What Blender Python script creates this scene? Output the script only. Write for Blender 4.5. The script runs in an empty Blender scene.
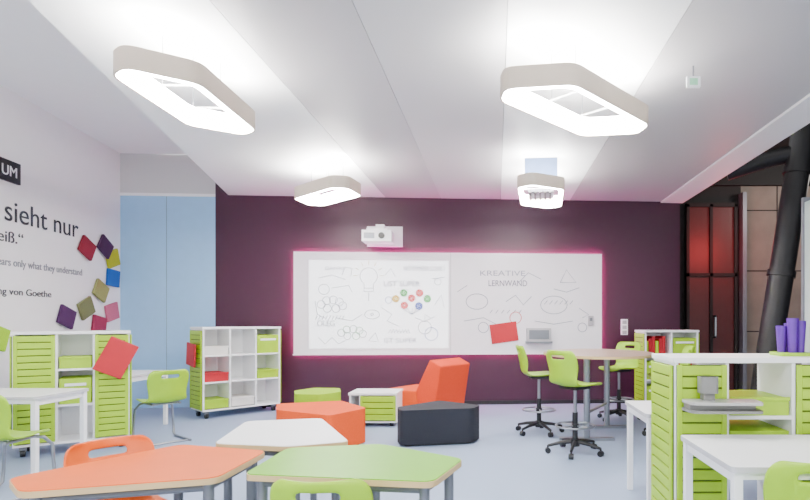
import bpy, math, random
from mathutils import Vector, Matrix
random.seed(4)
D=bpy.data; C=bpy.context
def lin(c):
    return tuple(((x/255)/12.92 if x/255<=0.04045 else ((x/255+0.055)/1.055)**2.4) for x in c)
MATS={}
def mat(name,rgb,rough=.5,metal=0,emit=0,var=.05,scale=8,ecol=None,bump=0):
    if name in MATS: return MATS[name]
    m=D.materials.new(name); m.use_nodes=True; nt=m.node_tree; b=nt.nodes['Principled BSDF']
    c=lin(rgb); b.inputs['Roughness'].default_value=rough; b.inputs['Metallic'].default_value=metal
    n=nt.nodes.new('ShaderNodeTexNoise'); n.inputs['Scale'].default_value=scale; n.inputs['Detail'].default_value=4
    tc=nt.nodes.new('ShaderNodeTexCoord'); nt.links.new(tc.outputs['Object'],n.inputs['Vector'])
    r=nt.nodes.new('ShaderNodeValToRGB')
    r.color_ramp.elements[0].position=.3; r.color_ramp.elements[1].position=.7
    r.color_ramp.elements[0].color=tuple(x*(1-var) for x in c)+(1,)
    r.color_ramp.elements[1].color=tuple(min(1,x*(1+var)) for x in c)+(1,)
    nt.links.new(n.outputs['Fac'],r.inputs['Fac']); nt.links.new(r.outputs['Color'],b.inputs['Base Color'])
    if bump:
        bp=nt.nodes.new('ShaderNodeBump'); bp.inputs['Strength'].default_value=bump; bp.inputs['Distance'].default_value=.01
        nt.links.new(n.outputs['Fac'],bp.inputs['Height']); nt.links.new(bp.outputs['Normal'],b.inputs['Normal'])
    if emit:
        b.inputs['Emission Color'].default_value=(ecol and lin(ecol) or c)+(1,)
        b.inputs['Emission Strength'].default_value=emit
    MATS[name]=m; return m
white=mat('white_laminate',(246,246,247),.4,var=.01)
wallw=mat('white_wall',(243,243,243),.7,var=.01)
lime=mat('lime_plastic',(150,194,0),.35,var=.03)
limed=mat('lime_groove',(72,98,0),.6)
limep=mat('lime_panel',(158,198,0),.45,var=.03)
limetop=mat('green_tabletop',(112,180,14),.4,var=.03)
orangetop=mat('orange_tabletop',(226,98,0),.4,var=.03)
orangef=mat('orange_fabric',(220,76,0),.85,scale=120,var=.08,bump=.1)
orangedk=mat('vermilion_fabric',(208,56,0),.85,scale=120,var=.08,bump=.1)
limef=mat('lime_fabric',(152,192,0),.85,scale=120,var=.08,bump=.1)
navyf=mat('charcoal_fabric',(20,23,34),.85,scale=120,var=.12,bump=.1)
orangep=mat('orange_plastic',(226,94,0),.4)
edge=mat('beige_edge',(200,172,124),.5)
steel=mat('brushed_steel',(150,154,160),.3,.8)
greym=mat('grey_metal',(112,116,124),.4,.3)
black=mat('black_plastic',(18,18,21),.45)
purple=mat('purple_wall',(56,10,40),.45,var=.03)
blue=mat('blue_wall',(152,196,234),.6,var=.02)
floorm=mat('grey_blue_floor',(148,164,192),.6,scale=160,var=.08,bump=.15)
cw=mat('ceiling_white',(249,249,248),.5,var=.01)
cg=mat('ceiling_metal_mesh',(192,189,190),.45,.0,scale=300,var=.08)
cg2=mat('ceiling_metal_mesh_light',(206,204,204),.45,.0,scale=300,var=.08)
seam=mat('ceiling_seam_grey',(120,118,122),.7)
beige=mat('lamp_shell_beige',(240,222,200),.45,var=.02)
led=mat('led_diffuser',(255,255,255),.5,emit=140,ecol=(255,253,250))
ledup=mat('led_uplight',(255,255,255),.5,emit=130,ecol=(255,253,250))
pinkled=mat('pink_led',(255,90,200),.5,emit=60,ecol=(255,60,190))
redp=mat('red_panel',(172,4,28),.6)
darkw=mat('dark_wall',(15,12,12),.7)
redroom=mat('dark_red_glass',(70,3,6),.45)
conc=mat('beige_concrete',(122,112,102),.8,scale=3,var=.12)
duct=mat('black_duct',(28,27,29),.5,.2)
board=mat('whiteboard_surface',(238,232,238),.2,var=.01)
proj=mat('projected_area',(240,242,244),.5,emit=1.6,ecol=(245,248,255),var=.0)
ink=mat('grey_ink',(140,142,158),.7); inkr=mat('red_ink',(220,50,50),.7); inkg=mat('green_ink',(60,170,60),.7); inkb=mat('blue_ink',(60,90,190),.7); inky=mat('yellow_ink',(225,190,30),.7)
txt=mat('dark_lettering',(50,52,58),.7); txtg=mat('grey_lettering',(140,143,150),.7)
taupe=mat('taupe_tabletop',(170,144,130),.35)

class MB:
    def __init__(s): s.v=[];s.f=[];s.mi=[];s.mats=[];s.T=Matrix()
    def m(s,mt):
        if mt not in s.mats: s.mats.append(mt)
        return s.mats.index(mt)
    def add(s,v,f,mt):
        o=len(s.v); s.v+= [tuple(s.T@Vector(p)) for p in v]
        i=s.m(mt)
        for q in f: s.f.append([a+o for a in q]); s.mi.append(i)
    def box(s,x0,x1,y0,y1,z0,z1,mt):
        if x0>x1:x0,x1=x1,x0
        v=[(x0,y0,z0),(x1,y0,z0),(x1,y1,z0),(x0,y1,z0),(x0,y0,z1),(x1,y0,z1),(x1,y1,z1),(x0,y1,z1)]
        s.add(v,[(3,2,1,0),(4,5,6,7),(0,1,5,4),(1,2,6,5),(2,3,7,6),(3,0,4,7)],mt)
    def prism(s,p,z0,z1,mt,side=None):
        n=len(p); a=sum(p[i][0]*p[(i+1)%n][1]-p[(i+1)%n][0]*p[i][1] for i in range(n))
        if a<0: p=p[::-1]
        v=[(x,y,z0) for x,y in p]+[(x,y,z1) for x,y in p]
        s.add(v,[tuple(range(n-1,-1,-1)),tuple(range(n,2*n))],mt)
        s.add(v,[(i,(i+1)%n,(i+1)%n+n,i+n) for i in range(n)],side or mt)
    def ring(s,po,pi,z0,z1,mt):
        n=len(po)
        v=[(x,y,z0) for x,y in po]+[(x,y,z1) for x,y in po]+[(x,y,z0) for x,y in pi]+[(x,y,z1) for x,y in pi]
        f=[]
        for i in range(n):
            j=(i+1)%n
            f+=[(i,j,j+n,i+n),(j+2*n,i+2*n,i+3*n,j+3*n),(i,i+2*n,j+2*n,j),(i+n,j+n,j+3*n,i+3*n)]
        s.add(v,f,mt)
    def tube(s,pts,r,mt,n=10,closed=False):
        pts=[Vector(p) for p in pts]; L=len(pts); rs=r if isinstance(r,(list,tuple)) else [r]*L
        v=[];prev=None
        for i,p in enumerate(pts):
            if closed: t=pts[(i+1)%L]-pts[i-1]
            else: t=pts[min(i+1,L-1)]-pts[max(i-1,0)]
            t.normalize()
            if prev is None:
                a=Vector((0,0,1)) if abs(t.z)<.9 else Vector((1,0,0))
                u=t.cross(a).normalized()
            else: u=(prev-t*prev.dot(t)).normalized()
            prev=u; w=t.cross(u)
            for k in range(n):
                an=2*math.pi*k/n; v.append(p+(u*math.cos(an)+w*math.sin(an))*rs[i])
        f=[]
        for i in range(L if closed else L-1):
            j=(i+1)%L
            for k in range(n): f.append((i*n+k,i*n+(k+1)%n,j*n+(k+1)%n,j*n+k))
        if not closed: f+=[tuple(range(n-1,-1,-1)),tuple((L-1)*n+k for k in range(n))]
        s.add(v,f,mt)
    def build(s,name,loc=(0,0,0),rz=0,bevel=0,smooth=False,parent=None,M=None):
        me=D.meshes.new(name); me.from_pydata(s.v,[],s.f)
        for m_ in s.mats: me.materials.append(m_)
        me.polygons.foreach_set('material_index',s.mi)
        if smooth:
            me.polygons.foreach_set('use_smooth',[True]*len(me.polygons))
            me.set_sharp_from_angle(angle=math.radians(40))
        me.update()
        o=D.objects.new(name,me); C.collection.objects.link(o)
        if M is not None: o.matrix_world=M
        else: o.location=loc; o.rotation_euler=(0,0,rz)
        if bevel:
            b=o.modifiers.new('bevel','BEVEL'); b.width=bevel; b.segments=2; b.limit_method='ANGLE'
        if parent: o.parent=parent
        return o
def rnd(poly,r,n=5):
    out=[];N=len(poly)
    for i in range(N):
        p=Vector(poly[i]);a=Vector(poly[i-1]);b=Vector(poly[(i+1)%N])
        ra=min(r,(a-p).length*.45); rb=min(r,(b-p).length*.45)
        A=p+(a-p).normalized()*ra;B=p+(b-p).normalized()*rb
        for k in range(n+1):
            t=k/n; q=A*(1-t)**2+p*2*t*(1-t)+B*t*t; out.append((q.x,q.y))
    return out
def offs(poly,d):
    N=len(poly); a=sum(poly[i][0]*poly[(i+1)%N][1]-poly[(i+1)%N][0]*poly[i][1] for i in range(N))
    sg=1 if a>0 else -1; out=[]
    for i in range(N):
        p0=Vector(poly[i-1]);p=Vector(poly[i]);p1=Vector(poly[(i+1)%N])
        e0=(p-p0).normalized();e1=(p1-p).normalized()
        n0=Vector((-e0.y,e0.x))*sg;n1=Vector((-e1.y,e1.x))*sg
        b=(n0+n1).normalized(); q=p+b*(d/max(.3,b.dot(n0))); out.append((q.x,q.y))
    return out
def empty(name,loc=(0,0,0),rz=0):
    o=D.objects.new(name,None); C.collection.objects.link(o); o.location=loc; o.rotation_euler=(0,0,rz); o.empty_display_size=.2
    return o

# ---------- frames of the two slanted walls
AL=math.atan(.0683)
WB=Matrix.Translation((0,8.579,0))@Matrix.Rotation(AL,4,'Z')
AW=math.radians(98.42)
WL=Matrix.Translation((-4.387,0,0))@Matrix.Rotation(AW,4,'Z')
def wallY(x): return 8.579+.0683*x
def text(body,M,x,z,w,h,mt,name,parent=None,off=.006):
    cu=D.curves.new(name,'FONT'); cu.body=body; cu.size=1; cu.extrude=.002
    t=D.objects.new(name+'_tmp',cu); C.collection.objects.link(t)
    C.view_layer.update()
    me=D.meshes.new_from_object(t.evaluated_get(C.evaluated_depsgraph_get()))
    D.objects.remove(t)
    xs=[v.co.x for v in me.vertices]; ys=[v.co.y for v in me.vertices]
    x0,x1,y0,y1=min(xs),max(xs),min(ys),max(ys)
    sx=w/(x1-x0); sy=h/(y1-y0)
    for v in me.vertices:
        v.co=Vector(((v.co.x-x0)*sx,(v.co.y-y0)*sy,v.co.z))
    me.materials.clear(); me.materials.append(mt)
    o=D.objects.new(name,me); C.collection.objects.link(o)
    o.matrix_world=M@Matrix.Translation((x,-off,z))@Matrix.Rotation(math.pi/2,4,'X')
    if parent:
        o.parent=parent; o.matrix_parent_inverse=parent.matrix_world.inverted()
    return o

# ---------- room shell
b=MB(); b.box(-7,9,-3,12,-.1,0,floorm); b.build('floor')
b=MB(); b.box(-4.24,2.94,0,.2,0,3.8,purple)
b.build('wall_back',M=WB)
b=MB(); b.box(-5.62,-4.24,0,.2,0,3.2,blue); b.box(-5.62,-4.24,.0,.2,3.2,3.8,cg2); b.box(-5.62,-4.24,-.02,0,3.17,3.21,white)
b.box(-4.95,-4.945,-.002,0,0,3.17,greym)
b.build('wall_back_blue',M=WB)
b=MB(); b.box(-3,8.32,0,.2,0,3.8,wallw); b.build('wall_left',M=WL)
b=MB(); b.box(-4.23,2.94,-.012,0,0,.06,black); b.build('baseboard_back',M=WB)
# ceiling
def sx(y): return -2.77-(y-3.26)*.252
def yb(x): return wallY(x)-.001
b=MB()
b.prism([(-7,-3),(-1.9,-3),(-2.33,1.5),(sx(8.25),8.28),(-5.7,8.2),(-5.7,-3)],3.8,3.86,cw)
b.prism([(-2.33,-3),(-1.70,-3),(-1.70,yb(-1.7)),(sx(8.3),yb(-4.04)),(-2.33,1.5)],3.2,3.8,cw)
b.prism([(-1.695,-3),(-.856,-3),(-.856,yb(-.856)),(-1.695,yb(-1.695))],3.2,3.26,cg)
b.prism([(-.852,-3),(.068,-3),(.068,yb(.068)),(-.852,yb(-.852))],3.2,3.26,cg2)
b.prism([(.073,-3),(1.163,-3),(1.163,yb(1.163)),(.073,yb(.073))],3.2,3.26,cw)
b.prism([(1.168,-3),(2.616,-3),(2.616,yb(2.616)),(1.168,yb(1.168))],3.2,3.26,cg)
b.prism([(2.622,-3),(2.98,-3),(2.98,yb(2.98)),(2.622,yb(2.62))],3.18,3.8,cw)
b.box(-2.3,2.7,-3,8.2,3.262,3.3,seam)
b.build('ceiling')
# far hall on the right
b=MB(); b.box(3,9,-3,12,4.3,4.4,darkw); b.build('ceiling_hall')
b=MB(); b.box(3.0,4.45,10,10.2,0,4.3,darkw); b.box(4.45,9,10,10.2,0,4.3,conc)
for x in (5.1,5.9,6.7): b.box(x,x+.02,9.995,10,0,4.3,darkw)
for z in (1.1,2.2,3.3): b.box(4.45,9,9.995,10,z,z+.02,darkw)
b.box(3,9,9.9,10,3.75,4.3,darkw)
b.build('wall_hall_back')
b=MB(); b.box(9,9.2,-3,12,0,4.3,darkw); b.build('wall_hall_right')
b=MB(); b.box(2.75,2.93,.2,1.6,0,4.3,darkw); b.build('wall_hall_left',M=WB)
b=MB()
b.box(3.45,4.3,9.9,9.97,0,3.35,redroom)
for x in (3.42,3.84,4.28): b.box(x,x+.05,9.86,9.97,0,3.4,darkw)
b.box(3.42,4.33,9.86,9.97,3.35,3.42,darkw); b.box(3.42,4.33,9.86,9.97,2.1,2.16,darkw)
b.box(3.9,3.93,9.8,9.84,1.0,1.4,steel); b.box(3.9,3.93,9.8,9.9,1.0,1.03,steel); b.box(3.9,3.93,9.8,9.9,1.37,1.4,steel)
b.build('door_1')
b=MB(); b.box(4.4,4.47,9.8,9.99,0,3.6,greym); b.build('trim_1')
b=MB()
b.tube([(4.02,7,4.3),(3.93,7,3.8),(3.52,7,1.2),(3.33,7,0)],.15,duct,20)
b.tube([(3.86,7,3.45),(3.55,7.2,3.42),(3.1,7.4,3.3)],.11,duct,16)
b.tube([(3.95,7,3.75),(4.6,7,4.0)],.13,duct,16)
for z,x in ((3.2,3.835),(1.9,3.63)): b.tube([(x-.006,7,z-.035),(x+.006,7,z+.035)],.17,duct,20)
b.build('support_column_duct',smooth=True)
b=MB(); b.box(2.99,3.05,4.9,5.36,0,2.45,mat('partition_glass_grey',(176,190,186),.3)); b.box(2.98,3.06,5.33,5.37,0,2.5,greym)
b.build('partition_panel')

# ---------- lamps
HEX=[(-.26,-.52),(-.10,-.64),(.26,-.40),(.26,.52),(.10,.64),(-.26,.40)]
def lamp(x,y,phi,sc=1,sy=1,mount=False):
    H=[(p[0]*sc,p[1]*sc*sy) for p in HEX]
    R=lambda d:rnd(offs(H,d),.07,4)
    b=MB()
    b.ring(R(0),R(.012),2.8,2.94,beige)
    b.ring(R(.013),R(.062),2.804,2.83,led)
    b.ring(R(.013),R(.022),2.831,2.925,beige)
    b.ring(R(.013),R(.045),2.926,2.938,ledup)
    b.box(-.225*sc,.225*sc,-.2,-.185,2.86,2.872,white); b.box(-.225*sc,.225*sc,.185,.2,2.86,2.872,white)
    for q in ((-.1,-.19),(.1,-.19),(-.1,.19),(.1,.19)): b.tube([(q[0],q[1],2.87),(q[0],q[1],3.2)],.002,steel,6)
    if mount:
        mb=mat('mount_blue_grey',(84,104,140),.5)
        b.box(-.19,.19,-.3,.1,2.97,3.2,mb); b.box(-.15,.15,-.2,.2,2.83,2.86,greym)
        for i in range(5): b.box(-.14+.06*i,-.12+.06*i,-.2,.2,2.815,2.83,black)
    return b.build('pendant_lamp',(x,y,0),-math.radians(phi),smooth=True)
lamp(-2.12,3.85,-1,.94)
lamp(.6,3.98,43,1.04,1.04)
lamp(-2.05,6.68,-48,.94)
lamp(.55,6.7,5,1.04,1,True)
lamp(-2.0,.4,10); lamp(.6,.3,-20)  # two unseen lamps overhead, added to brighten the room

# ---------- whiteboard
wb=empty('whiteboard'); wb.matrix_world=WB; C.view_layer.update()
def child(o,par): 
    o.parent=par; o.matrix_parent_inverse=par.matrix_world.inverted(); return o
b=MB()
b.box(-3.07,1.66,-.06,-.045,.80,2.35,board)
b.box(-3.04,1.63,-.045,-.001,.83,2.32,greym)
b.box(-.705,-.70,-.0615,-.06,.80,2.35,greym)
b.box(-3.07,1.66,-.10,-.06,.785,.80,white)
child(b.build('panel',M=WB),wb)
b=MB()
for a in ((-3.07,1.66,2.321,2.352),(-3.07,1.66,.80,.829)): b.box(a[0],a[1],-.040,-.022,a[2],a[3],pinkled)
b.box(-3.074,-3.041,-.040,-.022,.83,2.32,pinkled); b.box(1.631,1.664,-.040,-.022,.83,2.32,pinkled)
child(b.build('led_strip',M=WB),wb)
b=MB(); b.box(-2.84,-.74,-.0625,-.0605,.885,2.22,proj); child(b.build('projected_area',M=WB),wb)
# doodles
b=MB(); Y=-.065
def cir(cx,cz,r,mt,a0=0,a1=2*math.pi,n=18,w=1):
    b.tube([(cx+math.cos(a0+(a1-a0)*i/n)*r*w,Y,cz+math.sin(a0+(a1-a0)*i/n)*r) for i in range(n+1)],.0045,mt,4)
def ln(*p,mt=ink): b.tube([(q[0],Y,q[1]) for q in p],.0045,mt,4)
cir(-1.95,1.98,.13,ink,-math.pi*.3,math.pi*1.3); ln((-2.02,1.87),(-2.02,1.75),(-1.88,1.75),(-1.88,1.87)); ln((-2.02,1.8),(-1.88,1.8)); ln((-1.95,1.75),(-1.95,1.6))
for a in range(7):
    an=a*math.pi/6; ln((-1.95+.17*math.cos(an),1.99+.17*math.sin(an)),(-1.95+.23*math.cos(an),1.99+.23*math.sin(an)),mt=inky)
for i,(dx,dz) in enumerate(((-.16,0),(-.08,.06),(.02,.07),(.11,.04),(.16,-.02),(.06,-.06),(-.07,-.06))):
    cir(-2.5+dx,1.55+dz,.06,ink); cir(-2.2+dx,1.12+dz*.8,.055,inkg if i%2 else ink)
for (dx,dz,c) in ((-.24,.02,inky),(-.12,.11,inkg),(0,.03,inkr),(.12,.11,inkr),(.24,.02,inkg),(-.11,-.08,inkr),(.11,-.09,inkb)):
    for r_ in (.055,.044,.033,.022,.01): cir(-1.3+dx,1.62+dz,r_,c)
for i in range(5): ln((-1.3,1.40),(-1.45+.08*i,1.50))
cir(-1.1,1.2,.1,ink); cir(-1.0,1.1,.1,inkb); ln((-1.25,1.35),(-1.1,1.29),(-.95,1.37)); ln((-1.1,1.3),(-1.1,1.4),(-1.0,1.34))
ln((-1.75,1.5),(-1.6,1.4),(-1.67,1.3),(-1.5,1.22)); ln((-2.7,1.95),(-2.5,2.0),(-2.3,1.93)); cir(-2.62,1.78,.08,ink); ln((-2.5,1.8),(-2.25,1.84),(-2.2,1.74))
ln((-2.75,1.6),(-2.72,1.4),(-2.6,1.34)); ln((-1.7,2.0),(-1.62,2.1),(-1.55,1.98)); cir(-1.65,1.62,.05,inkb)
ln((-2.35,2.0),(-2.3,2.12),(-2.2,2.1),(-2.22,1.98)); cir(-1.9,1.4,.07,ink,w=1.6); cir(-1.9,1.4,.02,ink); ln((-1.85,1.12),(-1.8,.98),(-1.95,1.0),(-1.85,1.12))
ln((-2.45,1.35),(-2.2,1.3),(-2.05,1.4)); ln((-.95,1.55),(-.85,1.7),(-.8,1.5)); cir(-.9,1.9,.05,ink); ln((-1.0,1.95),(-.8,1.97)); ln((-2.7,1.05),(-2.6,.95),(-2.5,1.05),(-2.4,.95),(-2.3,1.0))
for i in range(9): ln((-2.75+.05*i,1.32),(-2.72+.05*i,1.38))
for i in range(7): ln((-1.65+.045*i,1.12),(-1.62+.045*i,1.17),(-1.6+.045*i,1.11))
cir(-.3,1.6,.12,ink,w=1.4); cir(.9,1.55,.14,ink,w=1.5); ln((.35,1.9),(.5,2.05),(.7,1.95)); ln((1.0,1.9),(1.1,2.1),(1.25,1.9),(1.0,1.9))
ln((-.5,1.3),(-.2,1.35),(0,1.25)); ln((.6,1.3),(.9,1.25),(1.2,1.3)); cir(-.2,1.2,.08,ink); ln((.9,1.8),(1.1,1.75),(1.3,1.82)); cir(1.35,1.2,.07,ink)
ln((.15,1.6),(.3,1.7),(.42,1.55),(.55,1.68)); cir(.3,1.35,.09,inkr); ln((-.6,1.75),(-.45,1.85)); ln((1.3,1.5),(1.45,1.4),(1.35,1.35))
for i in range(6): ln((-.1+.09*i,1.42),(-.06+.09*i,1.47)); ln((.75+.08*i,1.56),(.8+.08*i,1.62))
child(b.build('doodles',M=WB),wb)
ink2=mat('dark_ink',(100,94,116),.7)
for body,x,z,w,h,mt in (('NOVEMBER LOVE !',-1.42,2.07,.62,.07,ink2),('LIST SUPER',-1.72,1.83,.55,.08,ink2),('LERNWAND',-.12,1.84,.60,.09,ink2),
    ('KREATIVE',-.25,2.0,.7,.08,ink),('OLEG',-2.72,1.22,.26,.09,ink2),('IST SUPER',-1.72,.97,.5,.07,ink),('DANKE',-2.6,2.07,.3,.06,ink)):
    text(body,WB,x,z,w,h,mt,'handwriting',wb,.066)
b=MB(); b.T=Matrix.Translation((.12,0,1.12))@Matrix.Rotation(math.radians(-8),4,'Y'); b.box(-.21,.21,-.075,-.064,-.15,.15,redp)
child(b.build('red_card',M=WB),wb)
b=MB(); pg=mat('pale_grey',(176,172,176),.5); b.box(.47,.84,-.16,-.061,.98,1.19,pg); b.box(.45,.86,-.18,-.061,.96,.985,greym); b.box(.5,.81,-.165,-.16,1.02,1.16,greym)
b.build('marker_box',M=WB,bevel=.006)
b=MB(); b.box(1.44,1.52,-.10,-.061,1.23,1.38,pg); b.box(1.46,1.5,-.105,-.10,1.3,1.35,greym); b.build('board_remote_holder',M=WB,bevel=.005)
b=MB(); b.box(1.98,2.09,-.02,-.001,1.08,1.33,white)
for z in (1.12,1.2,1.28): b.box(2.0,2.07,-.026,-.02,z-.028,z+.028,pg)
b.build('wall_socket_plate',M=WB,bevel=.003)
b=MB(); b.box(-1.98,-1.44,-.03,-.001,2.44,2.75,white); b.box(-1.78,-1.66,-.5,-.03,2.62,2.7,white)
b.box(-1.96,-1.54,-.62,-.28,2.44,2.6,white); b.box(-1.9,-1.6,-.58,-.32,2.6,2.63,white)
b.tube([(-1.68,-.64,2.52),(-1.68,-.60,2.52)],.045,black,16); b.box(-1.93,-1.78,-.625,-.62,2.48,2.56,greym)
b.build('wall_projector',M=WB,bevel=.01)

# ---------- left wall graphics
k=1.011
sg=empty('black_sign'); 
b=MB(); b.box(5.3*k,6.08*k,-.03,-.001,2.80,3.03,black); child(b.build('plate',M=WL),sg)
text('UM',WL,5.80*k,2.86,.22,.11,white,'letters',sg,.032)
wt=empty('wall_quote_lettering')
text('sieht nur',WL,5.88*k,2.38,1.30,.23,txt,'line_1',wt)
text('eiß.“',WL,5.78*k,2.15,.38,.12,txt,'line_2',wt)
text('ears only what they understand',WL,5.78*k,1.87,1.48,.11,txtg,'line_3',wt)
text('ng von Goethe',WL,5.78*k,1.56,.86,.10,txt,'line_4',wt)
sq=[(7.30,2.27,(120,10,36),30),(7.73,2.345,(56,16,58),35),(7.92,2.2,(160,166,0),-20),(7.93,1.92,(0,78,160),5),(7.62,1.72,(130,130,74),30),
    (7.28,1.47,(100,104,64),-28),(6.87,1.35,(60,20,70),22),(7.58,1.245,(140,34,70),12),(7.90,1.43,(184,92,120),-15),(5.72,1.13,(150,196,0),20)]
for i,(y,z,c,a) in enumerate(sq):
    b=MB(); mm=mat('acoustic_tile_%d'%i,c,.8,scale=80,var=.08)
    b.T=Matrix.Translation((y*k,-.035,z))@Matrix.Rotation(math.radians(a),4,'Y')@Matrix.Rotation(math.radians(-6),4,'Z')
    b.box(-.13,.13,-.02,.015,-.12,.12,mm)
    b.build('acoustic_tile',M=WL,bevel=.006)

# ---------- storage carts
def slat(b,x0,x1,z0,z1,y,out,axis='x'):
    def bx(a0,a1,c0,c1,za,zb,m_):
        if axis=='x': b.box(a0,a1,min(c0,c1),max(c0,c1),za,zb,m_)
        else: b.box(min(c0,c1),max(c0,c1),a0,a1,za,zb,m_)
    bx(x0,x1,y,y+out*.4,z0,z1,limed)
    n=max(3,int((z1-z0)/.062)); p=(z1-z0)/n
    for i in range(n):
        bx(x0+.03,x1-.03,y+out*.4,y+out,z0+i*p+.005,z0+(i+1)*p-.005,limep)
    bx(x0,x0+.03,y+out*.4,y+out,z0,z1,limep); bx(x1-.03,x1,y+out*.4,y+out,z0,z1,limep)
def cart(x,y,rz,L,Dp,H,cols,rows,doors=(),cont={},ends=True,back=True,z0=.1):
    b=MB(); t=.022
    for cx in (.07,L-.07):
        for cy in (.07,Dp-.07):
            b.tube([(cx-.02,cy,.035),(cx+.02,cy,.035)],.035,black,14); b.box(cx-.028,cx+.028,cy-.02,cy+.02,.05,z0,greym)
    b.box(0,L,0,Dp,z0,z0+t,white); b.box(-.01,L+.01,-.01,Dp+.01,H-.03,H,white)
    cuts=[0]
    tot=sum(cols)
    for c in cols: cuts.append(cuts[-1]+c/tot*L)
    for i,c in enumerate(cuts):
        c0=min(max(c-t/2,0),L-t); b.box(c0,c0+t,0,Dp,z0+t,H-.03,white)
    rh=(H-.03-z0-t)/rows
    for r in range(1,rows): b.box(t,L-t,.005,Dp-.005,z0+t+r*rh-t/2,z0+t+r*rh+t/2,white)
    if back: b.box(t,L-t,Dp-.012,Dp-.002,z0+t,H-.03,white)
    for d in doors: slat(b,cuts[d]+.008,cuts[d+1]-.008,z0+.03,H-.04,-.001,-.02)
    if ends:
        slat(b,.012,Dp-.012,z0+.02,H-.045,0,-.02,'y'); slat(b,.012,Dp-.012,z0+.02,H-.045,L,.02,'y')
    for (c,r),(m_,kind) in cont.items():
        xa=cuts[c]+t;xb=cuts[c+1]-t;za=z0+t+r*rh+t/2; 
        if kind=='bin':
            b.box(xa,xb,.01,Dp-.03,za,za+rh*.72,m_); b.box(xa+.04,xb-.04,.0,.012,za+rh*.5,za+rh*.58,white)
        elif kind=='low':
            b.box(xa,xb,.01,Dp-.03,za,za+rh*.32,m_); b.box(xa-.003,xb+.003,.0,.012,za+rh*.27,za+rh*.34,m_)
        else:
            w=(xb-xa)/7
            for i in range(6): b.box(xa+i*w,xa+(i+.85)*w,.04,Dp-.08,za,za+rh*(.6+.1*((i*7)%3)),m_ if i%3 else limep)
    return b.build('storage_cart',(x,y,0),rz,bevel=.003)
pap=mat('paper_white',(225,222,215),.8)
cart(-3.85,7.22,math.radians(47),1.05,.44,1.22,(1,1,1),3,(),{(2,2):(limep,'bin'),(2,1):(limep,'low'),(0,1):(redp,'low'),(0,2):(pap,'low'),(1,0):(pap,'low'),(0,0):(limep,'low')})
cart(-4.55,5.17,math.radians(34),.92,.40,1.2,(1.1,1,1),3,(0,2),{(1,2):(limep,'low'),(1,1):(limep,'bin')})
cart(1.02,3.14,0,.98,.42,1.09,(.26,.33,.26),3,(0,2),{(1,2):(limep,'low'),(1,1):(limep,'bin')},back=False)
cart(2.1,7.75,math.radians(5),.78,.4,1.17,(1,1),3,(),{(0,2):(redp,'binders'),(1,2):(limep,'bin'),(0,1):(limep,'bin'),(1,1):(redp,'binders'),(0,0):(limep,'bin')})
cart(-1.8,6.74,0,.58,.42,.42,(1,3.4),1,(1,),{},ends=False,z0=.05)
# red tilted panels on carts
b=MB(); b.box(-.13,.13,-.012,.012,-.18,.18,redp)
M=Matrix.Translation((-3.82,5.53,.93))@Matrix.Rotation(math.radians(28),4,'Z')@Matrix.Rotation(math.radians(26),4,'Y')
b.build('red_acoustic_panel',M=M,bevel=.006)
b=MB(); b.box(-.15,.15,-.012,.012,-.15,.15,redp)
M=Matrix.Translation((-4.07,7.34,.85))@Matrix.Rotation(math.radians(-43),4,'Z')@Matrix.Rotation(math.radians(6),4,'Y')
b.build('red_acoustic_panel',M=M,bevel=.006)

# ---------- desks
def desk(x0,x1,y0,y1,z=.68,rz=0):
    b=MB(); cx,cy=(x0+x1)/2,(y0+y1)/2; w,d=(x1-x0)/2,(y1-y0)/2
    b.prism(rnd([(-w,-d),(w,-d),(w,d),(-w,d)],.03),z-.025,z,white,mat('desk_edge_grey',(190,190,194),.5))
    for a in (-1,1):
        for c in (-1,1): b.box(a*(w-.035)-.02,a*(w-.035)+.02,c*(d-.035)-.02,c*(d-.035)+.02,.0,z-.025,white)
        b.box(a*(w-.035)-.015,a*(w-.035)+.015,-d+.06,d-.06,z-.075,z-.025,white)
    b.box(-w+.05,w-.05,d-.05,d-.02,z-.075,z-.025,white); b.box(-w+.05,w-.05,-d+.02,-d+.05,z-.06,z-.025,white)
    return b.build('school_desk',(cx,cy,0),rz,bevel=.003)
desk(-4.9,-3.75,4.48,5.08)
desk(-4.95,-4.12,6.15,6.95)
desk(1.0,2.25,2.33,3.0)
desk(1.0,2.25,3.66,4.28)

def ttable(poly,top,name,z=.66):
    b=MB(); c=Vector((sum(p[0] for p in poly)/len(poly),sum(p[1] for p in poly)/len(poly)))
    loc=[(p[0]-c.x,p[1]-c.y) for p in poly]
    b.prism(rnd(offs(loc,.004),.05),z-.004,z,top); b.prism(rnd(loc,.05),z-.028,z-.0041,edge)
    ins=offs(loc,.06)
    for i,p in enumerate(ins):
        b.tube([(p[0],p[1],0),(p[0],p[1],z-.028)],.022,greym,14)
        q=ins[(i+1)%len(ins)]
        b.tube([(p[0],p[1],z-.055),(q[0],q[1],z-.055)],.014,greym,8)
    return b.build(name,(c.x,c.y,0),0,smooth=True)
ttable([(-1.06,2.30),(-1.055,2.78),(-.60,2.87),(-.148,2.56),(-.25,2.19)],limetop,'trapezoid_table')
ttable([(-1.99,2.24),(-1.64,2.86),(-1.13,2.72),(-1.14,2.25),(-1.79,2.06)],orangetop,'trapezoid_table')
ttable([(-1.60,3.52),(-1.15,3.63),(-.78,2.93),(-1.06,2.81),(-1.48,2.88)],white,'trapezoid_table')

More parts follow.
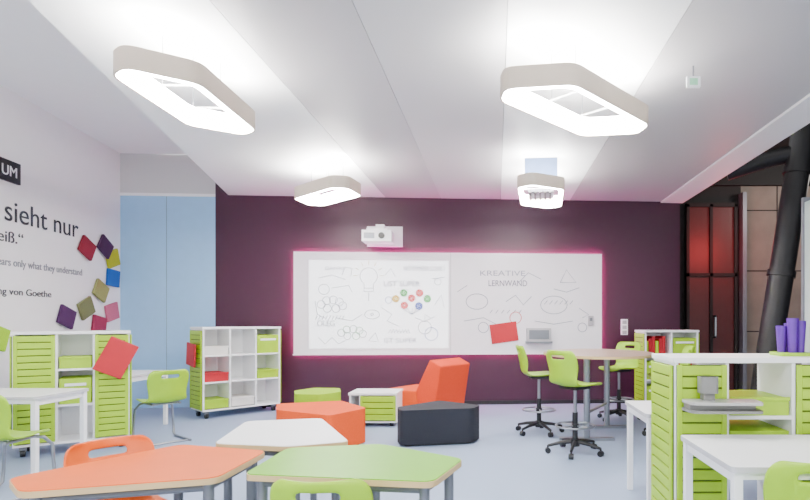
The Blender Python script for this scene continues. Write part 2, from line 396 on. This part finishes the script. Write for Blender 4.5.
# ---------- poufs
def pouf(poly,h,m_,name='seating_pouf'):
    b=MB(); c=Vector((sum(p[0] for p in poly)/len(poly),sum(p[1] for p in poly)/len(poly)))
    loc=[(p[0]-c.x,p[1]-c.y) for p in poly]
    b.prism(rnd(loc,.05),.02,h,m_); b.prism(rnd(offs(loc,.05),.04),0,.02,black)
    return b.build(name,(c.x,c.y,0),0,bevel=.018,smooth=True)
pouf([(-2.44,6.12),(-1.79,6.36),(-1.37,5.82),(-1.62,5.35),(-2.28,5.7)],.38,orangef)
pouf([(-1.06,5.88),(-.66,6.38),(-.17,6.02),(-.24,5.80),(-.98,5.65)],.38,navyf)
pouf([(-2.55,6.95),(-2.42,6.62),(-2.1,6.58),(-1.93,6.85),(-2.05,7.22),(-2.4,7.25)],.42,limef)
# lounge
b=MB()
def xz(prof,y0,y1,m_):
    v=[(x,y0,z) for x,z in prof]+[(x,y1,z) for x,z in prof]; n=len(prof)
    b.add(v,[tuple(range(n)),tuple(range(2*n-1,n-1,-1))]+[((i+1)%n,i,i+n,(i+1)%n+n) for i in range(n)],m_)
xz([(-.42,.03),(.16,.03),(.10,.38),(-.42,.38)],-.32,.32,orangef)
xz([(.165,.03),(.40,.03),(.52,.72),(.34,.80),(.11,.39)],-.33,.33,orangedk)
b.box(-.38,.36,-.28,.28,0,.03,black)
b.build('lounge_seat',(-.97,7.55,0),math.radians(-32),bevel=.02)

# ---------- chairs
PROF=[(.215,.415,.15),(.205,.435,.18),(.15,.445,.195),(.06,.438,.205),(-.04,.43,.21),(-.12,.432,.205),(-.17,.45,.195),(-.198,.49,.185),(-.21,.54,.185),(-.22,.60,.195),(-.232,.655,.205),(-.245,.70,.205),(-.256,.735,.2),(-.266,.765,.185),(-.27,.785,.15)]
def shell(par,m_,dz=0,sc=1):
    NU=14; v=[];f=[]
    for (y,z,w) in PROF:
        isb=min(1,max(0,(z-.44)/.12)); 
        for i in range(NU+1):
            u=-1+2*i/NU
            v.append((u*w*sc,(y+isb*.055*u*u)*sc,(z+(1-isb)*.02*u*u-.0*u)+dz))
    for r in range(len(PROF)-1):
        for i in range(NU):
            if r==11 and 4<=i<=9: continue
            a=r*(NU+1)+i; f.append((a,a+1,a+NU+2,a+NU+1))
    me=D.meshes.new('seat_shell'); me.from_pydata(v,[],f); me.materials.append(m_)
    me.polygons.foreach_set('use_smooth',[True]*len(f))
    o=D.objects.new('seat_shell',me); C.collection.objects.link(o); o.parent=par
    s=o.modifiers.new('s','SOLIDIFY'); s.thickness=.014; s.offset=0
    s=o.modifiers.new('ss','SUBSURF'); s.levels=1; s.render_levels=1
def face(dx,dy): return math.atan2(-dx,dy)
def chair(x,y,dx,dy,m_=lime,k=1):
    e=empty('student_chair',(x,y,0),face(dx,dy)); e.scale=(k,k,k)
    shell(e,m_)
    b=MB()
    for s in (-1,1):
        b.tube([(s*.13,-.15,.418),(s*.13,.10,.42),(s*.15,.17,.40),(s*.185,.205,.34),(s*.2,.21,.12),(s*.2,.20,.04),(s*.2,.16,.013),(s*.2,-.05,.013),(s*.2,-.24,.013)],.0125,steel,10)
    b.tube([(-.2,-.2,.013),(.2,-.2,.013)],.011,steel,8); b.tube([(-.13,-.1,.416),(.13,-.1,.416)],.011,steel,8)
    b.build('frame',smooth=True,parent=e)
    return e
def stool(x,y,dx,dy,an0=.3):
    e=empty('swivel_high_chair',(x,y,0),face(dx,dy)); shell(e,lime,.235,1.0)
    b=MB()
    b.box(-.11,.11,-.11,.11,.635,.66,black)
    b.tube([(0,0,.12),(0,0,.4)],.027,black,16); b.tube([(0,0,.4),(0,0,.64)],.017,steel,14)
    b.tube([(0,0,.07),(0,0,.14)],.045,black,16)
    b.tube([(.19*math.cos(a*math.pi/12),.19*math.sin(a*math.pi/12),.27) for a in range(24)],.01,steel,8,closed=True)
    for a in range(4): b.tube([(0,0,.27),(.19*math.cos(a*math.pi/2),.19*math.sin(a*math.pi/2),.27)],.008,steel,6)
    b.tube([(0,0,.25),(0,0,.29)],.036,black,14)
    for a in range(5):
        an=a*2*math.pi/5+an0; c,s=math.cos(an),math.sin(an)
        b.tube([(.03*c,.03*s,.115),(.16*c,.16*s,.10),(.27*c,.27*s,.075)],[.022,.018,.014],black,8)
        b.tube([(.27*c-.022*s,.27*s+.022*c,.028),(.27*c+.022*s,.27*s-.022*c,.028)],.028,black,12)
        b.tube([(.27*c,.27*s,.045),(.27*c,.27*s,.08)],.009,black,8)
    b.build('pedestal',smooth=True,parent=e)
stool(.50,6.4,.8,.1)
stool(.78,5.42,.75,.6)
stool(1.62,7.25,-.75,-.6)
stool(1.95,6.2,-1,.1)
chair(-3.62,5.95,-.75,.6)
chair(-3.66,4.1,0,1)
chair(-1.70,2.53,.8,-.6,orangep,.93)
chair(-.645,2.2,-.02,1,lime,.93)
chair(1.275,2.40,0,1,lime,.95)

# high table
b=MB()
pts=[(.62*math.cos(a),.82*math.sin(a)) for a in [i*2*math.pi/40 for i in range(40)]]
b.prism(pts,.912,.94,taupe,edge)
for x,y in ((-.18,-.35),(.18,.35)):
    b.tube([(x,y,.03),(x,y,.912)],.035,steel,18); b.prism(rnd([(x-.3,y-.04),(x+.3,y-.04),(x+.3,y+.04),(x-.3,y+.04)],.03),0,.03,steel)
b.tube([(-.18,-.35,.3),(.18,.35,.3)],.018,steel,10)
b.build('high_table',(1.17,6.35,0),0,smooth=True)

# things on right cart
gp=mat('device_grey',(120,120,118),.45)
b=MB(); b.prism(rnd([(1.06,2.96),(1.44,2.94),(1.46,3.11),(1.04,3.115)],.04),.80,.815,gp); b.prism(rnd([(1.06,2.96),(1.44,2.94),(1.46,3.11),(1.04,3.115)],.04),.845,.86,mat('device_light',(170,170,168),.4))
b.box(1.06,1.42,3.0,3.11,.815,.845,gp)
b.build('device_tray',bevel=.004)
b=MB(); b.prism(rnd([(1.13,3.02),(1.23,3.02),(1.23,3.11),(1.13,3.11)],.03),.90,.99,gp); b.box(1.15,1.21,3.04,3.1,.86,.90,gp); b.prism(rnd([(1.14,3.03),(1.22,3.03),(1.22,3.1),(1.14,3.1)],.02),.99,.993,black)
b.build('pen_cup_holder')
pv=mat('purple_plastic',(80,26,140),.35)
b=MB()
for i,(dx,dy) in enumerate(((0,0),(.055,.02),(.02,.07),(-.04,.05))):
    b.tube([(dx,dy,.02),(dx,dy,.225-.015*i)],[.024,.034],pv,14)
b.prism(rnd([(-.09,-.05),(.11,-.05),(.11,.12),(-.09,.12)],.03),.0,.02,lime)
b.build('purple_cup_set',(1.78,3.3,1.091),0,smooth=True)
# emergency sign on ceiling
b=MB(); b.box(-.05,.05,-.012,.012,3.04,3.12,white); b.box(-.03,.03,-.014,-.012,3.055,3.105,mat('sign_green',(150,210,170),.4)); b.tube([(0,0,3.12),(0,0,3.2)],.006,steel,6)
b.build('emergency_sign',(1.47,4.1,0),0)

# ---------- lights & camera
def pt(loc,e,col,r=.3):
    l=D.lights.new('hall_light','POINT'); l.energy=e; l.color=col; l.shadow_soft_size=r
    o=D.objects.new('hall_light',l); o.location=loc; C.collection.objects.link(o)
pt((3.9,9.2,2.6),45,(1,.06,.06))
pt((5.6,8.2,3.6),110,(1,.92,.85))
w=D.worlds.new('world'); C.scene.world=w; w.use_nodes=True
w.node_tree.nodes['Background'].inputs[0].default_value=(.97,.98,1,1); w.node_tree.nodes['Background'].inputs[1].default_value=3.2
cam=D.cameras.new('camera'); co=D.objects.new('camera',cam); C.collection.objects.link(co); C.scene.camera=co
co.location=(0,0,1.3); co.rotation_euler=(math.pi/2,0,0)
cam.sensor_width=36; cam.lens=550/810*36; cam.shift_x=(405-496)/810; cam.shift_y=71/810
